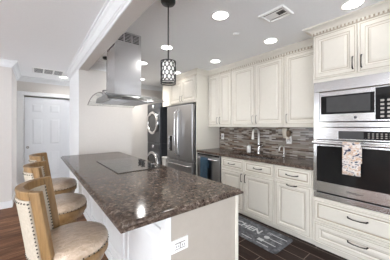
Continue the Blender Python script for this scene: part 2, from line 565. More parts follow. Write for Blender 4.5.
# outlet on the island end
def outlet(name, loc, label, cat, u, n, w, h, sockets):
    t = thing(name, loc, label, cat)
    u, n, c = Vector(u), Vector(n), Vector(loc)
    vz = Vector((0, 0, 1))
    MB().rings(c - u * w / 2 - vz * h / 2, u, vz, n, w, h, [(0, 0), (0, .007), (.004, .010)]).build('plate', M['white'], t)
    MB().rings(c - u * w * .31 - vz * h * .26 + n * .0095, u, vz, n, w * .62, h * .52, [(0, 0), (0, .001)]).build('shaded_surround', M['pewter'], t)  # grey device centre, darkened to stand in for the plate's outline shadow
    for (a, z) in sockets:
        lw, lh = 0.034, 0.028
        q = c + u * a + vz * z + n * 0.0102
        MB().rings(q - u * lw / 2 - vz * lh / 2, u, vz, n, lw, lh, [(0, 0), (0.001, 0.003)]).build('socket', M['white'], t)
        sl = MB()
        for da in (-0.007, 0.007):
            sl.rings(q + n * 0.003 + u * (da - 0.0022) - vz * 0.006, u, vz, n, 0.0044, 0.012, [(0, 0), (0, 0.0006)])
        sl.build('slot', M['greyink'], t)
    return t


outlet('wall_outlet', (0.662, 0.975, 0.685), 'white wide outlet plate on the beige island end panel', 'outlet', (1, 0, 0), (0, -1, 0), 0.118, 0.073, [(-0.02, 0), (0.02, 0)])

# cooktop
ck = thing('cooktop', (0.88, 2.43, 0.914), 'dark ceramic glass cooktop set into the granite island', 'cooktop')
MB().box(0.630, 1.135, 1.985, 2.865, 0.9142, 0.9215, 0.002).build('glass_top', M['cookglass'], ck)
for (x_, y_, r_) in ((0.76, 2.20, .085), (0.76, 2.65, .10), (0.92, 2.62, .075), (0.93, 2.25, .10)):
    MB().lathe((x_, y_, 0.9215), [(r_, 0), (r_, .0004), (r_ - .003, .0004), (r_ - .003, 0)], 40, caps=False).build('burner_ring', M['greyink'], ck)
for i, y_ in enumerate((2.03, 2.12, 2.30, 2.39)):
    kb = MB().lathe((1.03, y_, 0.9215), [(.024, 0), (.024, .006), (.019, .009), (.017, .028), (.012, .031)], 18).build('knob', M['black'], ck)
    MB().box(1.005, 1.055, y_ - .005, y_ + .005, 0.950, 0.964, .002).build('grip', M['chrome'] if i == 0 else M['black'], kb)

# ================================================================ RANGE HOOD
hd = thing('range_hood', (0.86, 2.48, 1.66), 'stainless island range hood with curved glass canopy hanging from the ceiling', 'range hood')
MB().box(0.70, 1.015, 2.325, 2.63, 1.715, CEIL).build('chimney', M['steel'], hd)
gr_ = MB()
for k in range(6):
    for j in range(3):
        z_ = 2.365 + k * 0.017
        gr_.box(0.722 + j * .093, 0.800 + j * .093, 2.3235, 2.325, z_, z_ + .009)
        gr_.box(0.6985, 0.70, 2.345 + j * .093, 2.42 + j * .093, z_, z_ + .009)
gr_.build('vent_slot', M['black'], hd)
# body below the glass
MB().prism([(0.60, 2.18, 1.665), (0.60, 2.78, 1.665), (0.60, 2.70, 1.722), (0.60, 2.26, 1.722)], (0.52, 0, 0)).build('body', M['steel_dark'], hd)
fl = MB()
for k in range(2):
    x_ = 0.63 + k * .24
    fl.box(x_, x_ + .22, 2.24, 2.72, 1.660, 1.6648)
    for j in range(9):
        fl.box(x_ + .01, x_ + .21, 2.26 + j * .05, 2.285 + j * .05, 1.657, 1.660)
fl.build('grease_filter', M['steel_dark'], hd)
MB().box(0.74, 0.98, 2.176, 2.186, 1.674, 1.690).build('control_strip', M['blackglass'], hd)
for x_ in (0.66, 1.06):
    MB().lathe((x_, 2.215, 1.6645), [(.022, 0), (.022, -.003), (.016, -.003)], 16).build('lamp', M['chrome'], hd)
# arched glass: Y profile
gv, gf = [], []
NG = 24
for i in range(NG + 1):
    t_ = i / NG
    y_ = 2.02 + t_ * 0.935
    zc = 1.655 + 0.095 * (1 - abs(2 * t_ - 1) ** 2.4)
    for x_ in (0.545, 1.165):
        for dz in (0, 0.007):
            gv.append((x_, y_, zc + dz))
for i in range(NG):
    a, c = i * 4, i * 4 + 4
    gf += [[a, a + 2, c + 2, c], [a + 1, c + 1, c + 3, a + 3], [a, c, c + 1, a + 1], [a + 2, a + 3, c + 3, c + 2]]
gf += [[0, 1, 3, 2], [NG * 4, NG * 4 + 2, NG * 4 + 3, NG * 4 + 1]]
MB().add(gv, gf, 0, False).build('glass_canopy', M['glass'], hd)
e_ = MB()
for x_ in (0.545, 1.165):
    e_.tube([(x_, 2.02 + i / NG * 0.935, 1.6585 + 0.095 * (1 - abs(2 * i / NG - 1) ** 2.4)) for i in range(NG + 1)], 0.004, 6)
e_.tube([(0.545, 2.02, 1.6585), (1.165, 2.02, 1.6585)], 0.004, 6).tube([(0.545, 2.955, 1.6585), (1.165, 2.955, 1.6585)], 0.004, 6)
e_.build('glass_edge', M['pewter'], hd)


# ================================================================ PENDANTS
def pendant(x, y, label):
    t = thing('pendant_lamp', (x, y, CEIL), label, 'pendant lamp', 'black pendant lamps over the island')
    MB().lathe((x, y, CEIL), [(0.064, 0), (0.064, -.012), (0.056, -.026), (0.016, -.032)], 28).build('canopy', M['black'], t)
    MB().cyl((x, y, CEIL - .03), (x, y, 1.945), 0.006, seg=10).build('rod', M['black'], t)
    R, zt, zb = 0.064, 1.945, 1.752
    la = MB()
    for z_ in (zt, zb, zb + 0.016):
        la.tube([(x + R * math.cos(a), y + R * math.sin(a), z_) for a in [2 * PI * k / 28 for k in range(28)]], 0.0045, 6, closed=True)
    for a in (0, PI / 2):
        la.tube([(x + R * math.cos(a), y + R * math.sin(a), zt), (x - R * math.cos(a), y - R * math.sin(a), zt)], 0.003, 6)
    nst, ph = 11, 0.085
    for k in range(nst):
        for s_ in (1, -1):
            pts = []
            for i in range(22):
                q = i / 21
                z_ = zt + (zb + .016 - zt) * q
                # wavy strands meeting their neighbours: rounded lozenges
                a = 2 * PI * k / nst + s_ * (PI / nst) * (0.5 - 0.5 * math.cos(q * 5 * PI))
                pts.append((x + R * math.cos(a), y + R * math.sin(a), z_))
            la.tube(pts, 0.0042, 5)
    la.build('lattice_shade', M['black'], t)
    MB().lathe((x, y, 0), [(0.001, zb + .02), (0.054, zb + .02), (0.054, zt - .008), (0.001, zt - .008)], 24).build('glass_shade', M['shadeglass'], t)
    return t


pendant(0.915, 1.52, 'black lattice cylinder pendant lamp in front of the range hood, lit')
pendant(0.905, 3.40, 'black lattice pendant lamp mostly hidden behind the hood chimney')


# ================================================================ CABINET PARTS
DOORP = [(0, 0), (0, .018), (.003, .021), (.012, .021), (.015, .0185), (.020, .0185), (.023, .021), (.055, .021), (.058, .018), (.064, .013), (.075, .010), (.080, .010), (.100, .019), (.104, .019)]
DOORM = [0, 0, 0, 0, 1, 0, 0, 1, 0, 0, 1, 0, 0]
DRWP = [(0, 0), (0, .018), (.003, .021), (.010, .021), (.013, .0185), (.017, .0185), (.020, .021), (.034, .021), (.038, .014), (.044, .011), (.049, .011), (.058, .018)]
DRWM = [0, 0, 0, 0, 1, 0, 0, 0, 1, 1, 0]


def front(name, x, y0, y1, z0, z1, parent, prof=DOORP, mis=DOORM):
    # door or drawer front facing -X, spanning y0<y1
    return MB().rings((x, y1, z0), (0, -1, 0), (0, 0, 1), (-1, 0, 0), y1 - y0, z1 - z0, prof, mis).build(name, [M['cream'], M['glaze']], parent)


def pull_v(x, y, z0, z1, parent, mm='bronze'):
    x -= .021
    d = z1 - z0
    pts = [(x, y, z0), (x - .022, y, z0 + .006), (x - .027, y, z0 + d * .3), (x - .027, y, z0 + d * .7), (x - .022, y, z1 - .006), (x, y, z1)]
    MB().tube(pts, [.0065, .006, .0045, .0045, .006, .0065], 8).build('handle', M[mm], parent)


def pull_h(x, y0, y1, z, parent, mm='bronze'):
    x -= .021
    d = y1 - y0
    pts = [(x, y0, z + .004), (x - .022, y0 + .006, z + .002), (x - .027, y0 + d * .3, z - .004), (x - .027, y0 + d * .7, z - .004), (x - .022, y1 - .006, z + .002), (x, y1, z + .004)]
    MB().tube(pts, [.0075, .007, .005, .005, .007, .0075], 8).build('handle', M[mm], parent)


# upper cabinets
ZU0, ZU1 = 1.385, 2.40


def upper(y0, y1, label, doors, handles):
    t = thing('wall_cabinet', (XU + .15, (y0 + y1) / 2, ZU0), label, 'cabinet')
    MB().box(XU, XW - .001, y0 + .001, y1 - .001, ZU0, ZU1).build('body', M['cream'], t)
    MB().box(XU - .012, XU, y0 + .002, y1 - .002, ZU0 - .022, ZU0 - .0005, .002).build('light_rail', M['cream'], t)
    for (a, b2), hy in zip(doors, handles):
        d = front('door', XU, a + .004, b2 - .004, ZU0 + .008, 2.365, t)
        pull_v(XU, hy, 1.425, 1.545, d, 'pewter')
    return t


upper(2.375, 3.005, 'narrow cream wall cabinet pair next to the fridge side panel', [(2.70, 3.0), (2.385, 2.70)], (2.735, 2.665))
upper(1.42, 2.374, 'wide cream two-door wall cabinet above the sink', [(1.90, 2.365), (1.43, 1.90)], (1.935, 1.865))
upper(0.935, 1.419, 'single-door cream wall cabinet next to the oven tower', [(0.945, 1.41)], (1.375,))

# fridge surround
t = thing('fridge_panel', (2.77, 3.018, 0), 'tall plain cream side panel between the fridge and the dishwasher', 'panel')
MB().box(2.4635, XW - .014, 3.009, 3.030, 0, 2.37).build('board', M['cream'], t)
MB().box(2.450, 2.4635, 3.0085, 3.031, 0, 2.37, .002).build('edge_strip', M['cream'], t)
t = thing('wall_cabinet', (2.77, 3.65, 1.85), 'deep cream two-door wall cabinet over the fridge', 'cabinet')
MB().box(2.462, XW - .001, 3.032, 4.32, 1.855, 2.40).build('body', M['cream'], t)
d = front('door', 2.462, 3.515, 3.965, 1.875, 2.365, t); pull_v(2.462, 3.55, 1.90, 2.02, d, 'pewter')
d = front('door', 2.462, 3.045, 3.507, 1.875, 2.365, t); pull_v(2.462, 3.472, 1.90, 2.02, d, 'pewter')
MB().box(2.440, 2.462, 3.985, 4.318, 1.845, 2.39, .003).build('filler_panel', M['cream'], t)

# cabinet crown with dentils
def cab_crown_pts(d, z1, z0):
    h = z1 - z0
    return [(0, z0), (.012, z0), (.012, z0 + h * .30), (.022, z0 + h * .36), (.030, z0 + h * .52), (.055, z0 + h * .72), (d * .92, z0 + h * .80), (d, z0 + h * .86), (d, z1), (0, z1)]


cr = thing('cabinet_crown', (2.7, 2.6, 2.36), 'cream crown with dentil blocks along the top of the wall cabinets', 'crown molding')
mb = MB()
CD, CZ0 = 0.068, 2.372


def crown_run(mb, x, y0, y1, m0=0.0, m1=0.0):
    pf = cab_crown_pts(CD, CEIL - .001, CZ0)
    n = len(pf)
    vs = [(x - a, y0 - a * m0, z) for a, z in pf] + [(x - a, y1 + a * m1, z) for a, z in pf]
    mb.add(vs, [list(range(n))[::-1], [i + n for i in range(n)]] + [[i, (i + 1) % n, (i + 1) % n + n, i + n] for i in range(n)])


crown_run(mb, XU, 0.935, 3.008)
crown_run(mb, 2.462, 3.008, 4.32, m0=1)
# return of the fridge box crown along its side
pf = cab_crown_pts(CD, CEIL - .001, CZ0)
n = len(pf)
vs = [(2.462 - a, 3.008 - a, z) for a, z in pf] + [(XU, 3.008 - a, z) for a, z in pf]
mb.add(vs, [list(range(n)), [i + n for i in range(n)][::-1]] + [[i, (i + 1) % n, (i + 1) % n + n, i + n] for i in range(n)])
mb.build('molding', M['cream'], cr)
mb = MB().box(XU - .0125, XU - .011, 0.94, 2.99, CZ0 + .004, CZ0 + .032, mi=1)  # glaze in the recess, put in to darken the gaps like shade
y_ = 0.95
while y_ < 2.98:
    mb.box(XU - .020, XU - .011, y_, y_ + .020, CZ0 + .006, CZ0 + .030); y_ += .040
mb.build('dentil_row', [M['cream'], M['glaze']], cr)
mb = MB().box(2.462 - .0125, 2.462 - .011, 3.012, 4.318, CZ0 + .004, CZ0 + .032, mi=1)  # same gap-darkening glaze strip over the fridge box
y_ = 3.02
while y_ < 4.3:
    mb.box(2.462 - .020, 2.462 - .011, y_, y_ + .020, CZ0 + .006, CZ0 + .030); y_ += .040
mb.build('dentil_row', [M['cream'], M['glaze']], cr)
mb = MB().box(XU - .0125, XU, 0.935, 3.0, CZ0 - .004, CZ0).box(2.4495, 2.462, 3.01, 4.32, CZ0 - .004, CZ0)
mb.build('glaze_line', M['glaze'], cr)


# base cabinets
def base(y0, y1, label, cat='cabinet'):
    t = thing('base_cabinet', (XB + .3, (y0 + y1) / 2, 0), label, cat)
    MB().box(XB, XB + .018, y0 + .001, y1 - .001, 0.075, 0.872).box(XB + .018, XW - .015, y0 + .001, y0 + .02, 0.075, 0.872).box(XB + .018, XW - .015, y1 - .02, y1 - .001, 0.075, 0.872).box(XB + .018, XW - .015, y0 + .02, y1 - .02, 0.075, 0.095).build('body', M['cream'], t)
    MB().box(XB + .055, XB + .07, y0 + .001, y1 - .001, 0.0, 0.075).build('toe_kick', M['toe'], t)
    return t


t = base(1.408, 2.385, 'cream two-door sink base cabinet with two drawer fronts')
d = front('drawer', XB, 1.905, 2.365, 0.685, 0.862, t, DRWP, DRWM); pull_h(XB, 2.07, 2.20, 0.775, d)
d = front('drawer', XB, 1.418, 1.895, 0.685, 0.862, t, DRWP, DRWM); pull_h(XB, 1.59, 1.72, 0.775, d)
d = front('door', XB, 1.905, 2.365, 0.085, 0.668, t); pull_v(XB, 1.935, 0.53, 0.65, d)
d = front('door', XB, 1.418, 1.895, 0.085, 0.668, t); pull_v(XB, 1.865, 0.53, 0.65, d)
t = base(0.937, 1.407, 'cream base cabinet beside the oven tower, one drawer over one pull-out door')
d = front('drawer', XB, 0.955, 1.395, 0.685, 0.862, t, DRWP, DRWM); pull_h(XB, 1.10, 1.245, 0.775, d)
d = front('door', XB, 0.955, 1.395, 0.085, 0.668, t); pull_h(XB, 1.115, 1.235, 0.650, d)

# counter along the wall, with a cutout for the sink
SX0, SX1, SY0, SY1 = 2.56, 2.90, 1.50, 2.26
ct = MB()
ZC0, ZC1 = 0.876, 0.914
cx0, cx1, cy0, cy1 = 2.445, XW - .013, 0.937, 3.006
xs, ys = [cx0, SX0, SX1, cx1], [cy0, SY0, SY1, cy1]
vs = [(x_, y_, z_) for z_ in (ZC0, ZC1) for x_ in xs for y_ in ys]
ix = lambda i, j, k: k * 16 + i * 4 + j
fs = []
for i in range(3):
    for j in range(3):
        if i == 1 and j == 1: continue
        fs.append([ix(i, j, 1), ix(i + 1, j, 1), ix(i + 1, j + 1, 1), ix(i, j + 1, 1)])
        fs.append([ix(i, j, 0), ix(i, j + 1, 0), ix(i + 1, j + 1, 0), ix(i + 1, j, 0)])
for k in range(3):
    fs += [[ix(k, 0, 0), ix(k + 1, 0, 0), ix(k + 1, 0, 1), ix(k, 0, 1)], [ix(k, 3, 0), ix(k, 3, 1), ix(k + 1, 3, 1), ix(k + 1, 3, 0)],
           [ix(0, k, 0), ix(0, k, 1), ix(0, k + 1, 1), ix(0, k + 1, 0)], [ix(3, k, 0), ix(3, k + 1, 0), ix(3, k + 1, 1), ix(3, k, 1)]]
fs += [[ix(1, 1, 0), ix(1, 2, 0), ix(1, 2, 1), ix(1, 1, 1)], [ix(2, 1, 0), ix(2, 1, 1), ix(2, 2, 1), ix(2, 2, 0)],
       [ix(1, 1, 0), ix(1, 1, 1), ix(2, 1, 1), ix(2, 1, 0)], [ix(1, 2, 0), ix(2, 2, 0), ix(2, 2, 1), ix(1, 2, 1)]]
ct.add(vs, fs)
tag(ct.build('wall_countertop', M['granite']), 'polished brown granite counter along the tiled wall', 'countertop')

# sink
sk = thing('kitchen_sink', (2.73, 1.88, 0.70), 'stainless undermount sink sunk into the wall counter', 'sink')
bs = MB()
o_, i_ = (SX0 - .012, SX1 + .012, SY0 - .012, SY1 + .012), (SX0 + .004, SX1 - .004, SY0 + .004, SY1 - .004)
bs.box(SX0 - .010, SX0 + .002, SY0 - .010, SY1 + .010, .70, .875).box(SX1 - .002, SX1 + .010, SY0 - .010, SY1 + .010, .70, .875)
bs.box(SX0, SX1, SY0 - .010, SY0 + .002, .70, .875).box(SX0, SX1, SY1 - .002, SY1 + .010, .70, .875).box(SX0, SX1, SY0, SY1, .70, .71)
bs.build('basin', M['steel'], sk)
MB().box(SX0, SX1, 1.872, 1.888, .71, .85, .004).build('divider', M['steel'], sk)
for y_ in (1.68, 2.07):
    MB().lathe((2.74, y_, .71), [(.045, 0), (.042, .003), (.03, .003), (.02, .001)], 20).build('drain', M['chrome'], sk)

# faucets
fc = thing('kitchen_faucet', (2.965, 1.975, .914), 'tall chrome gooseneck faucet behind the sink', 'faucet')
x_, y_ = 2.965, 1.975
MB().lathe((x_, y_, .9142), [(.028, 0), (.028, .01), (.021, .018), (.019, .15), (.021, .155), (.017, .17)], 20).build('base', M['chrome'], fc)
pts = [(x_, y_, 1.08), (x_, y_, 1.20)]
for k in range(9):
    a = PI * k / 8
    pts.append((x_ - .105 + .105 * math.cos(a), y_ - .004 * k, 1.24 + .09 * math.sin(a)))
pts.append((x_ - .215, y_ - .036, 1.22))
MB().tube(pts, .0155, 12).build('spout', M['nickel'], fc)
MB().cyl((x_ - .214, y_ - .036, 1.235), (x_ - .222, y_ - .038, 1.165), .017, .022, 14).build('spray_head', M['nickel'], fc)
MB().tube([(x_, y_ - .018, 1.03), (x_, y_ - .05, 1.04), (x_ - .01, y_ - .085, 1.075)], [.012, .008, .006], 10).build('lever', M['chrome'], fc)

fc = thing('filter_tap', (2.965, 1.535, .914), 'small slim chrome tap on the counter below the plug-in freshener', 'tap')
x_, y_ = 2.965, 1.535
MB().lathe((x_, y_, .9142), [(.020, 0), (.020, .008), (.014, .014), (.013, .05), (.009, .055)], 16).build('base', M['chrome'], fc)
pts = [(x_, y_, .96), (x_, y_, 1.04)] + [(x_ - .045 + .045 * math.cos(PI * k / 8), y_ + .003 * k, 1.04 + .035 * math.sin(PI * k / 8)) for k in range(1, 9)] + [(x_ - .09, y_ + .026, 1.01)]
MB().tube(pts, .010, 10).build('spout', M['nickel'], fc)
MB().tube([(x_, y_ - .01, .962), (x_, y_ - .045, .972)], [.006, .005], 8).build('lever', M['chrome'], fc)

sd = thing('soap_dispenser', (2.90, 2.165 + .13, .914), 'white ceramic soap dispenser left of the tall faucet', 'soap dispenser')
x_, y_ = 2.945, 2.16
sd.location = (x_, y_, .914)
MB().lathe((x_, y_, .9142), [(.030, 0), (.036, .006), (.036, .10), (.030, .118), (.014, .124)], 22).build('bottle', M['jar'], sd)
MB().lathe((x_, y_, 1.037), [(.013, 0), (.013, .014), (.006, .016), (.006, .045)], 14).build('pump_collar', M['pewter'], sd)
MB().tube([(x_ + .01, y_, 1.084), (x_ - .045, y_, 1.086), (x_ - .05, y_, 1.076)], .006, 8).build('pump_spout', M['pewter'], sd)

# wall outlets and plug-in
outlet('wall_outlet', (XW - .0125, 2.905, 1.165), 'white upright outlet plate on the mosaic near the fridge side panel', 'outlet', (0, -1, 0), (-1, 0, 0), 0.075, 0.118, [(0, -0.022), (0, 0.022)])
outlet('wall_outlet', (XW - .0125, 1.505, 1.165), 'white upright outlet plate on the mosaic holding the plug-in freshener', 'outlet', (0, -1, 0), (-1, 0, 0), 0.078, 0.118, [(0, -0.022), (0, 0.022)])
af = thing('air_freshener', (3.02, 1.52, 1.24), 'ivory and brown plug-in air freshener on the mosaic wall', 'air freshener')
MB().lathe((3.035, 1.555, 1.19), [(.018, 0), (.030, .03), (.040, .09), (.042, .14), (.030, .155), (.012, .16)], 18).build('shell', M['warmplug'], af)
MB().lathe((3.035, 1.500, 1.215), [(.020, 0), (.032, .02), (.034, .065), (.026, .095), (.010, .105)], 18).build('cartridge', M['brownplug'], af)
MB().box(3.030, 3.0575, 1.49, 1.54, 1.175, 1.215, .004).build('plug', M['warmplug'], af)

# ================================================================ DISHWASHER
dw = thing('dishwasher', (2.77, 2.70, 0), 'stainless dishwasher between the fridge panel and the sink cabinet', 'dishwasher')
MB().box(2.49, XW - .02, 2.392, 3.004, 0.02, 0.872).build('tub', M['darkside'], dw)
dr = MB().box(2.455, 2.489, 2.398, 3.000, 0.10, 0.868, .005).build('door', M['steel_dark'], dw)
MB().box(2.4545, 2.456, 2.41, 2.99, 0.835, 0.862).build('control_strip', M['blackglass'], dw)
MB().tube([(2.456, 2.45, .785), (2.420, 2.452, .785), (2.416, 2.47, .785), (2.416, 2.93, .785), (2.420, 2.948, .785), (2.456, 2.95, .785)], .0125, 12).build('handle', M['steel'], dr)
MB().box(2.535, 2.55, 2.398, 3.0, 0.0, 0.10).build('toe_kick', M['black'], dw)


def towel(name, label, x, y0, y1, zbar, rb, zf, zb, mm, wav=0.004):
    # draped over a bar along Y: front drop to zf, back drop to zb
    prof = [(x - rb - .004, zf)]
    for k in range(1, 8): prof.append((x - rb - .004, zf + (zbar - zf) * k / 8))
    for k in range(9):
        a = PI - PI * k / 8
        prof.append((x + (rb + .004) * math.cos(a), zbar + (rb + .004) * math.sin(a)))
    for k in range(1, 7): prof.append((x + rb + .004, zbar - (zbar - zb) * k / 6))
    NY = 13
    vs, fs = [], []
    for i, (px, pz) in enumerate(prof):
        for j in range(NY):
            q = j / (NY - 1)
            hang = max(0, (zbar - pz)) * 12
            off = wav * math.sin(q * 9 + 0.6) * min(1, hang)
            vs.append((px + (off - wav * min(1, hang) if px < x else 0), y0 + (y1 - y0) * q, pz))
    for i in range(len(prof) - 1):
        for j in range(NY - 1):
            fs.append([i * NY + j, i * NY + j + 1, (i + 1) * NY + j + 1, (i + 1) * NY + j])
    o = MB().add(vs, fs, 0, True).build(name, mm)
    md = o.modifiers.new('thick', 'SOLIDIFY'); md.thickness = 0.004; md.offset = 1
    return o


tag(towel('hand_towel', '', 2.416, 2.645, 2.835, .785, .0135, .40, .62, M['navy'], .005), 'navy blue hand towel hanging on the dishwasher handle', 'towel')

# ================================================================ FRIDGE
fr = thing('refrigerator', (2.7, 3.5, 0), 'grey steel french-door refrigerator with a bottom freezer drawer', 'refrigerator')
FX, FY0, FY1, FYM = 2.365, 3.045, 3.985, 3.52
MB().box(FX + .075, XW - .02, FY0 + .005, FY1 - .005, 0.03, 1.795).build('cabinet', M['darkside'], fr)
d1 = MB().box(FX, FX + .07, FYM + .003, FY1, 0.665, 1.81, .012, seg=3).build('door', M['steel_dark'], fr)
d2 = MB().box(FX, FX + .07, FY0, FYM - .003, 0.665, 1.81, .012, seg=3).build('door', M['steel_dark'], fr)
d3 = MB().box(FX, FX + .07, FY0, FY1, 0.06, 0.652, .012, seg=3).build('freezer_drawer', M['steel_dark'], fr)
for y_, d in ((FYM + .055, d1), (FYM - .055, d2)):
    pts = [(FX, y_, .75), (FX - .045, y_, .79)] + [(FX - .052 - .012 * math.sin(PI * k / 6), y_, .80 + .86 * k / 6) for k in range(7)] + [(FX - .045, y_, 1.67), (FX, y_, 1.71)]
    MB().tube(pts, .014, 10).build('handle', M['steel'], d)
MB().tube([(FX, 3.10, .585), (FX - .045, 3.12, .585), (FX - .055, 3.16, .585), (FX - .055, 3.87, .585), (FX - .045, 3.91, .585), (FX, 3.93, .585)], .014, 10).build('handle', M['steel'], d3)
dp = MB().rings((FX - .0005, 3.90, .82), (0, -1, 0), (0, 0, 1), (-1, 0, 0), .16, .36, [(0, 0), (0, .004), (.008, .006), (.012, .006), (.014, -.0)]).build('water_dispenser', M['steel'], d1)
MB().box(FX - .002, FX + .001, 3.755, 3.885, .84, 1.05).build('niche', M['black'], dp)
MB().box(FX - .003, FX + .001, 3.755, 3.885, 1.07, 1.16).build('control_panel', M['blackglass'], dp)
MB().box(FX + .03, FX + .07, FY0 + .01, FY1 - .01, 1.81, 1.83, .003).build('hinge_cover', M['darkside'], fr)

# ================================================================ WASHER AND DRYER
WX, WY0, WY1 = 2.375, 4.335, 5.03
WYC = (WY0 + WY1) / 2


def laundry(name, label, cat, z0, z1, zr, panel):
    t = thing(name, (2.72, WYC, z0), label, cat)
    MB().box(WX + .05, XW - .03, WY0, WY1, z0, z1, .006).build('cabinet', M['darkside'], t)
    MB().box(WX, WX + .05, WY0, WY1, z0, z1, .014, seg=3).build('front_panel', M['graphite'], t)
    MB().rings((WX - .0005, WY1 - .03, panel[0]), (0, -1, 0), (0, 0, 1), (-1, 0, 0), WY1 - WY0 - .06, panel[1] - panel[0], [(0, 0), (.004, .010), (.012, .012)]).build('control_panel', M['graphite'], t)
    MB().lathe((WX - .012, WYC - .02, (panel[0] + panel[1]) / 2), [(.042, 0), (.040, -.018), (.032, -.022)], 20, axis='x').build('dial', M['chrome'], t)
    dd = MB().lathe((WX, WYC, zr), [(.295, 0), (.300, -.020), (.290, -.045), (.262, -.060), (.235, -.052), (.225, -.030), (.225, -.01)], 40, axis='x').build('door', M['chrome'], t)
    MB().lathe((WX, WYC, zr), [(.226, -.028), (.18, -.016), (.10, -.004), (.001, -.001)], 32, axis='x').build('door_window', M['mwglass'], dd)
    MB().box(WX - .07, WX - .045, WY0 + .045, WY0 + .075, zr - .06, zr + .06, .006).build('door_handle', M['chrome'], dd)
    return t


laundry('washing_machine', 'dark front-load washing machine with chrome door ring at the bottom of the stack', 'washing machine', 0.0, 0.945, 0.44, (.80, .925))
laundry('clothes_dryer', 'dark front-load dryer stacked on the washing machine', 'dryer', 0.947, 1.955, 1.46, (1.80, 1.935))

bn = thing('slim_bin', (2.43, 4.16, 0), 'narrow white bin in the gap between the washing machine and the fridge', 'bin')
MB().box(2.38, 2.66, 4.06, 4.24, 0.0, .61, .012).build('bin_body', M['jar'], bn)
MB().box(2.372, 2.668, 4.052, 4.248, .61, .645, .010).build('lid', M['jar'], bn)

# ================================================================ OVEN TOWER
TY0, TY1, TX = 0.13, 0.933, 2.47
tw = thing('oven_tower', (2.78, .53, 0), 'tall cream cabinet housing the microwave and wall oven', 'cabinet')
bd = MB()
bd.box(TX, XW - .001, TY1 - .022, TY1, 0.07, 2.42).box(TX, XW - .001, TY0, TY0 + .022, 0.07, 2.42)
bd.box(TX, XW - .001, TY0 + .022, TY1 - .022, 1.865, 2.42).box(TX, XW - .001, TY0 + .022, TY1 - .022, 0.07, 0.585)
bd.box(XW - .02, XW - .001, TY0 + .022, TY1 - .022, .585, 1.865)
bd.build('body', M['cream'], tw)
MB().box(TX + .055, TX + .07, TY0, TY1, 0, .07).build('toe_kick', M['toe'], tw)
d = front('door', TX, .538, TY1 - .006, 1.90, 2.385, tw); pull_v(TX, .568, 1.945, 2.065, d)
d = front('door', TX, TY0 + .006, .530, 1.90, 2.385, tw); pull_v(TX, .500, 1.945, 2.065, d)
d = front('drawer', TX, TY0 + .006, TY1 - .006, .322, .560, tw, DRWP, DRWM); pull_h(TX, .455, .61, .465, d)
d = front('drawer', TX, TY0 + .006, TY1 - .006, .085, .308, tw, DOORP, DOORM); pull_h(TX, .455, .61, .225, d)
mb = MB()
tz0, tz1 = 2.395, CEIL - .001
pf = cab_crown_pts(.085, tz1, tz0)
n = len(pf)
vs = [(TX - a, TY0 - a, z) for a, z in pf] + [(TX - a, TY1 + a, z) for a, z in pf]
mb.add(vs, [list(range(n))[::-1], [i + n for i in range(n)]] + [[i, (i + 1) % n, (i + 1) % n + n, i + n] for i in range(n)])
vs = [(TX - a, TY1 + a, z) for a, z in pf] + [(XU - CD - .002, TY1 + a, z) for a, z in pf]
mb.add(vs, [list(range(n)), [i + n for i in range(n)][::-1]] + [[i, (i + 1) % n, (i + 1) % n + n, i + n] for i in range(n)])
mb.build('crown', M['cream'], tw)
mb = MB().box(TX - .0125, TX - .011, TY0, TY1, tz0 + .002, tz0 + .030, mi=1)  # glaze-coloured backing, shade between the tower dentils put into its colour
y_ = TY0
while y_ < TY1 - .01:
    mb.box(TX - .024, TX - .011, y_, y_ + .016, tz0 + .004, tz0 + .028); y_ += .032
mb.build('dentil_row', [M['cream'], M['glaze']], tw)
MB().box(TX - .0126, TX, TY0, TY1, tz0 - .004, tz0).build('glaze_line', M['glaze'], tw)

# microwave with trim kit
AY0, AY1 = .155, .924
mw = thing('microwave', (2.7, .54, 1.36), 'stainless built-in microwave in the tower above the oven', 'microwave')
MX = 2.452
f_ = MB()
f_.box(MX, TX - .0005, AY0, AY1, 1.752, 1.862, .003).box(MX, TX - .0005, AY0, AY1, 1.368, 1.418, .003)
f_.box(MX, TX - .0005, AY1 - .055, AY1, 1.418, 1.752, .003).box(MX, TX - .0005, AY0, AY0 + .055, 1.418, 1.752, .003)
f_.build('trim_frame', M['steel'], mw)
MB().box(TX + .005, 2.9, AY0 + .06, AY1 - .06, 1.425, 1.745).build('housing', M['black'], mw)
dr = MB().box(MX - .006, TX + .004, AY0 + .062, AY1 - .062, 1.426, 1.744, .003).build('door', M['steel'], mw)
MB().box(MX - .008, MX - .005, .405, AY1 - .075, 1.505, 1.70, .001).build('window_frame', M['blackglass'], dr)
MB().box(MX - .0092, MX - .0078, .435, .795, 1.525, 1.685).build('window', M['mwglass'], dr)
cp = MB().box(MX - .008, MX - .005, AY0 + .068, .400, 1.44, 1.735, .001).build('control_panel', M['blackglass'], mw)
for r_ in range(5):
    for c_ in range(3):
        MB().box(MX - .0088, MX - .0079, .25 + c_ * .045, .275 + c_ * .045, 1.46 + r_ * .036, 1.478 + r_ * .036).build('button', M['pewter'], cp)
MB().lathe((MX - .006, .548, 1.466), [(.014, 0), (.014, -.002), (.010, -.003)], 20, axis='x').build('round_badge', M['greyink'], dr)

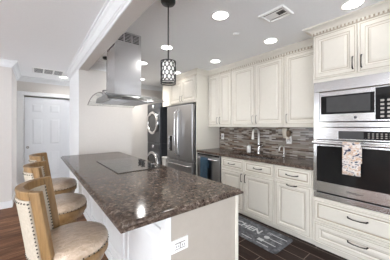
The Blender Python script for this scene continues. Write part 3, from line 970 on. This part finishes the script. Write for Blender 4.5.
# wall oven
ov = thing('wall_oven', (2.7, .54, .60), 'stainless built-in wall oven below the microwave', 'oven')
OX = 2.452
MB().box(TX + .03, 2.98, AY0 + .01, AY1 - .01, .59, 1.36).build('housing', M['black'], ov)
p_ = MB().box(OX, TX - .0005, AY0, AY1, 1.236, 1.362, .003).build('control_panel', M['steel'], ov)
MB().box(OX - .002, OX + .001, .69, AY1 - .03, 1.248, 1.328, .001).build('steel_inset', M['steel'], p_)
gp = MB().box(OX - .0025, OX + .001, AY0 + .02, .69, 1.248, 1.328, .001).build('glass_inset', M['mwglass'], p_)
ds = MB().box(OX - .0035, OX - .002, AY0 + .022, .485, 1.25, 1.326).build('display', M['blackglass'], p_)
kk = MB()
for r_ in range(3):
    for c_ in range(9):
        kk.box(OX - .0040, OX - .0034, .20 + c_ * .030, .214 + c_ * .030, 1.264 + r_ * .019, 1.272 + r_ * .019)
kk.build('key_mark', M['pewter'], ds)
dr = MB().box(OX - .012, TX - .0005, AY0, AY1, .664, 1.228, .004).build('door', M['steel'], ov)
MB().box(OX - .0145, OX - .011, AY0 + .04, AY1 - .035, .775, 1.165, .001).build('window', M['blackglass'], dr)
MB().box(OX - .0155, OX - .014, AY0 + .12, AY1 - .115, .83, 1.11).build('inner_window', M['blackglass'], dr)
MB().tube([(OX - .012, .20, 1.198), (OX - .050, .20, 1.198)], .010, 10).tube([(OX - .012, .885, 1.198), (OX - .050, .885, 1.198)], .010, 10).tube([(OX - .055, .165, 1.198), (OX - .055, .918, 1.198)], .016, 14).build('handle', M['steel'], dr)
text_mesh('brand_mark', 'Whirlpool', .032, M['black'], dr, (OX - .0130, .552, .716), (0, -1, 0), (0, 0, 1))
MB().box(OX + .004, TX - .0005, AY0, AY1, .590, .646, .003).build('bottom_trim', M['steel'], ov)

tag(towel('dish_towel', '', OX - .055, .492, .635, 1.198, .017, .905, 1.02, M['printcloth'], .004), 'cream dish towel with brown and navy print hanging on the oven handle', 'towel')

# ================================================================ RUG
rg = thing('kitchen_rug', (2.2, 1.75, 0), 'grey kitchen mat with white lettering on the dark plank tiles', 'rug')
RX0, RX1, RY0, RY1 = 2.005, 2.44, 1.135, 2.55
out = []
for cx_, cy_, a0 in ((RX1 - .05, RY1 - .05, 0), (RX0 + .05, RY1 - .05, PI / 2), (RX0 + .05, RY0 + .05, PI), (RX1 - .05, RY0 + .05, 1.5 * PI)):
    for k in range(6):
        a = a0 + PI / 2 * k / 5
        out.append((cx_ + .05 * math.cos(a), cy_ + .05 * math.sin(a), .0005))
MB().prism(out, (0, 0, .009)).build('mat', M['rug'], rg)
text_mesh('lettering', 'KITCHEN', .150, M['letter'], rg, (2.265, 1.79, .0098), (0, -1, 0), (1, 0, 0), .0004, .004)
# utensil prints
ut = MB()
zz = .0098
ut.box(2.12, 2.135, 1.20, 1.40, zz, zz + .0006).box(2.10, 2.155, 1.36, 1.43, zz, zz + .0006)
ut.box(2.22, 2.235, 1.18, 1.33, zz, zz + .0006)
ut.lathe((2.228, 1.37, zz), [(.035, 0), (.035, .0006)], 20)
ut.box(2.33, 2.345, 1.17, 1.36, zz, zz + .0006)
for k in range(3): ut.box(2.317 + k * .018, 2.323 + k * .018, 1.36, 1.42, zz, zz + .0006)
for k in range(5): ut.box(2.05, 2.062, 1.25 + k * .22, 1.40 + k * .22, zz, zz + .0006)
ut.build('utensil_print', M['letter'], rg)


# ================================================================ CEILING FITTINGS
def downlight(x, y, label, watts=LAMP_W):
    t = thing('recessed_light', (x, y, CEIL), label, 'ceiling light', 'recessed ceiling lights')
    MB().lathe((x, y, CEIL), [(.095, 0), (.093, -.005), (.076, -.007), (.074, -.003)], 32).build('trim_ring', M['white'], t)
    MB().lathe((x, y, CEIL - .0005), [(.076, -.0035), (.001, -.0035)], 28).build('lens', M['lens'], t)
    l = bpy.data.lights.new('lamp', 'AREA')
    l.shape = 'DISK'; l.size = .14; l.energy = watts; l.spread = math.radians(150); l.color = (1, .97, .93)
    lo = bpy.data.objects.new('lamp', l)
    COL.objects.link(lo); lo.parent = t; lo.location = (0, 0, -.010)
    return t


downlight(1.44, 1.395, 'round recessed ceiling light nearest the pendant lamp rod, toward the room', 2)
downlight(1.44, 2.43, 'round recessed ceiling light directly behind the pendant lamp rod', 4)
downlight(1.47, 3.30, 'small far recessed ceiling light just right of the hood chimney', 5)
downlight(2.375, 1.405, 'round recessed ceiling light in front of the single-door wall cabinet', .3)
downlight(2.385, 2.43, 'round recessed ceiling light in front of the narrow wall cabinet pair', .5)
downlight(2.275, 3.45, 'recessed ceiling light in front of the cabinet over the fridge', .5)
downlight(2.235, .52, 'large recessed ceiling light above the oven tower doors', 0.1)
downlight(1.94, 4.45, 'recessed ceiling light in front of the stacked laundry machines', 14)
downlight(0.50, 5.36, 'recessed ceiling light in the hall ceiling beside the closet doors', 3)

vt = thing('ceiling_vent', (1.86, 1.04, CEIL), 'square white ceiling vent with dark louvers in the kitchen ceiling', 'vent')
vx0, vx1, vy0, vy1 = 1.745, 1.955, .915, 1.165
MB().rings((vx0, vy1, CEIL), (1, 0, 0), (0, -1, 0), (0, 0, -1), vx1 - vx0, vy1 - vy0, [(0, 0), (0, .012), (.005, .016), (.025, .016), (.03, .008)]).build('frame', M['white'], vt)
lv = MB()
lv.box(1.772, 1.790, .945, 1.14, CEIL - .0095, CEIL - .008)
for k in range(3): lv.box(1.815 + k * .022, 1.832 + k * .022, .945, 1.02, CEIL - .0095, CEIL - .008)
lv.build('louver_opening', M['black'], vt)
MB().box(1.900, 1.906, .95, 1.13, CEIL - .011, CEIL - .008).build('louver', M['pewter'], vt)

vt = thing('ceiling_vent', (.21, 5.05, CEIL), 'wide white return-air vent in the hall ceiling with three dark grilles', 'vent')
MB().rings((-.04, 5.25, CEIL), (1, 0, 0), (0, -1, 0), (0, 0, -1), .52, .46, [(0, 0), (0, .005), (.006, .008), (.03, .008)]).build('frame', M['white'], vt)
for j in range(3):
    g_ = MB()
    for k in range(9):
        g_.box(-.012 + j * .160, .122 + j * .160, 4.83 + k * .042, 4.855 + k * .042, CEIL - .0095, CEIL - .008)
    g_.build('grille', M['graphite'], vt)

sp_ = thing('sprinkler_cap', (1.88, 1.56, CEIL), 'small round white sprinkler cap on the kitchen ceiling', 'sprinkler')
MB().lathe((1.88, 1.56, CEIL), [(.040, 0), (.040, -.004), (.030, -.010), (.012, -.014)], 24).build('cap', M['white'], sp_)

# ================================================================ STOOLS
SXC, SYC = 0.183, 1.475
TURN = math.radians(-9)
st = thing('bar_stool', (SXC, SYC, 0), 'tan wooden barrel-back bar stool nearest the camera', 'bar stool', 'barrel-back stools along the island')


def backpt(th, r, z):
    # th measured from -X direction; leans back with height
    q = max(0.0, (z - .54) / .50)
    dx, dy = .022 - .070 * q ** 1.1 - r * math.cos(th), r * math.sin(th)
    return (SXC + dx * math.cos(TURN) - dy * math.sin(TURN), SYC + dx * math.sin(TURN) + dy * math.cos(TURN), z)


def backblock(mb, t0, t1, r0, r1, z0, z1, nt_=16, nz=6):
    vs, fs = [], []
    for i in range(nt_ + 1):
        th = t0 + (t1 - t0) * i / nt_
        for j in range(nz + 1):
            z = z0(th) + ((z1(th) if callable(z1) else z1) - z0(th)) * j / nz if callable(z0) else z0 + ((z1(th) if callable(z1) else z1) - z0) * j / nz
            vs.append(backpt(th, r0, z)); vs.append(backpt(th, r1, z))
    W = (nz + 1) * 2
    for i in range(nt_):
        for j in range(nz):
            a = i * W + j * 2
            fs += [[a, a + 2, a + W + 2, a + W], [a + 1, a + W + 1, a + W + 3, a + 3]]
        a = i * W
        fs += [[a, a + W, a + W + 1, a + 1]]
        a = i * W + nz * 2
        fs += [[a, a + 1, a + W + 1, a + W]]
    for i in (0, nt_):
        for j in range(nz):
            a = i * W + j * 2
            fs.append([a, a + 1, a + 3, a + 2])
    mb.add(vs, fs)


TH = math.radians(66)
STW = 0.25
RI, RO = .186, .224
fm = MB()
backblock(fm, -TH, -TH + STW, RI, RO, .54, 1.04, 5, 12)
backblock(fm, TH - STW, TH, RI, RO, .54, 1.04, 5, 12)
backblock(fm, -TH + STW, TH - STW, RI, RO, .985, 1.04, 16, 2)
backblock(fm, -TH + STW, TH - STW, RI, RO, .54, .66, 16, 2)
bf = fm.build('back_frame', M['oak'], st)
bm_ = bf.modifiers.new('bev', 'BEVEL'); bm_.width = .006; bm_.segments = 2; bm_.limit_method = 'ANGLE'; bm_.angle_limit = .9
u_ = MB()
backblock(u_, -TH + STW - .01, TH - STW + .01, RI - .004, RO + .006, .645, .995, 16, 8)
u_.build('back_upholstery', M['linen'], st)
def nail_row(pts, name):
    # nailheads sitting on a thin braid
    nl = MB().tube(pts, .0018, 5, 1)
    for q_ in pts: nl.sphere(q_, .0048, 6)
    nl.build(name, [M['bronze'], M['linen']], st)


for sgn in (-1, 1):
    th = sgn * (TH - STW - .015)
    nail_row([backpt(th, RO + .007, .66 + .32 * k / 16) for k in range(17)], 'back_nailhead_trim')
    nail_row([backpt(th, RI - .005, .66 + .32 * k / 16) for k in range(17)], 'back_nailhead_trim')
for z in (.978, .665):
    nail_row([backpt(-(TH - STW - .03) + 2 * (TH - STW - .03) * k / 18, RO + .007, z) for k in range(19)], 'back_nailhead_trim')
C0 = (SXC, SYC, 0)
MB().lathe(C0, [(.195, .620), (.208, .636), (.210, .660), (.198, .684), (.160, .702), (.10, .712), (.001, .714)], 40).build('seat_cushion', M['seatcover'], st)
MB().lathe(C0, [(.10, .52), (.160, .525), (.188, .540), (.198, .570), (.211, .585), (.211, .622), (.200, .630), (.10, .630)], 40).build('seat_frame', M['oak'], st)
nl = MB().tube([(SXC + .2105 * math.cos(2 * PI * k / 44), SYC + .2105 * math.sin(2 * PI * k / 44), .634) for k in range(44)], .0018, 5, 1, closed=True)
for k in range(44):
    a = 2 * PI * k / 44
    nl.sphere((SXC + .2105 * math.cos(a), SYC + .2105 * math.sin(a), .634), .0048, 6)
nl.build('seat_nailhead_trim', [M['bronze'], M['linen']], st)
MB().lathe(C0, [(.10, .44), (.13, .445), (.13, .505), (.10, .52)], 28).build('swivel', M['oak'], st)
for k in range(4):
    a = PI / 4 + k * PI / 2
    ca_, sa_ = math.cos(a), math.sin(a)
    pts = [(SXC + r * ca_, SYC + r * sa_, z) for r, z in ((.105, .47), (.135, .35), (.165, .18), (.205, 0.0))]
    MB().tube(pts, [.026, .024, .021, .017], 8).build('leg', M['oak'], st)
MB().tube([(SXC + .165 * math.cos(2 * PI * k / 28), SYC + .165 * math.sin(2 * PI * k / 28), .19) for k in range(28)], .010, 8, closed=True).build('footrest', M['bronze'], st)
for y_, x_, lb in ((2.245, .190, 'tan wooden barrel-back bar stool in the middle of the island row'), (3.01, .215, 'tan wooden barrel-back bar stool farthest from the camera, beside the closet hall')):
    c = copy_tree(st)
    c.location = (x_, y_, 0)
    c['label'] = lb
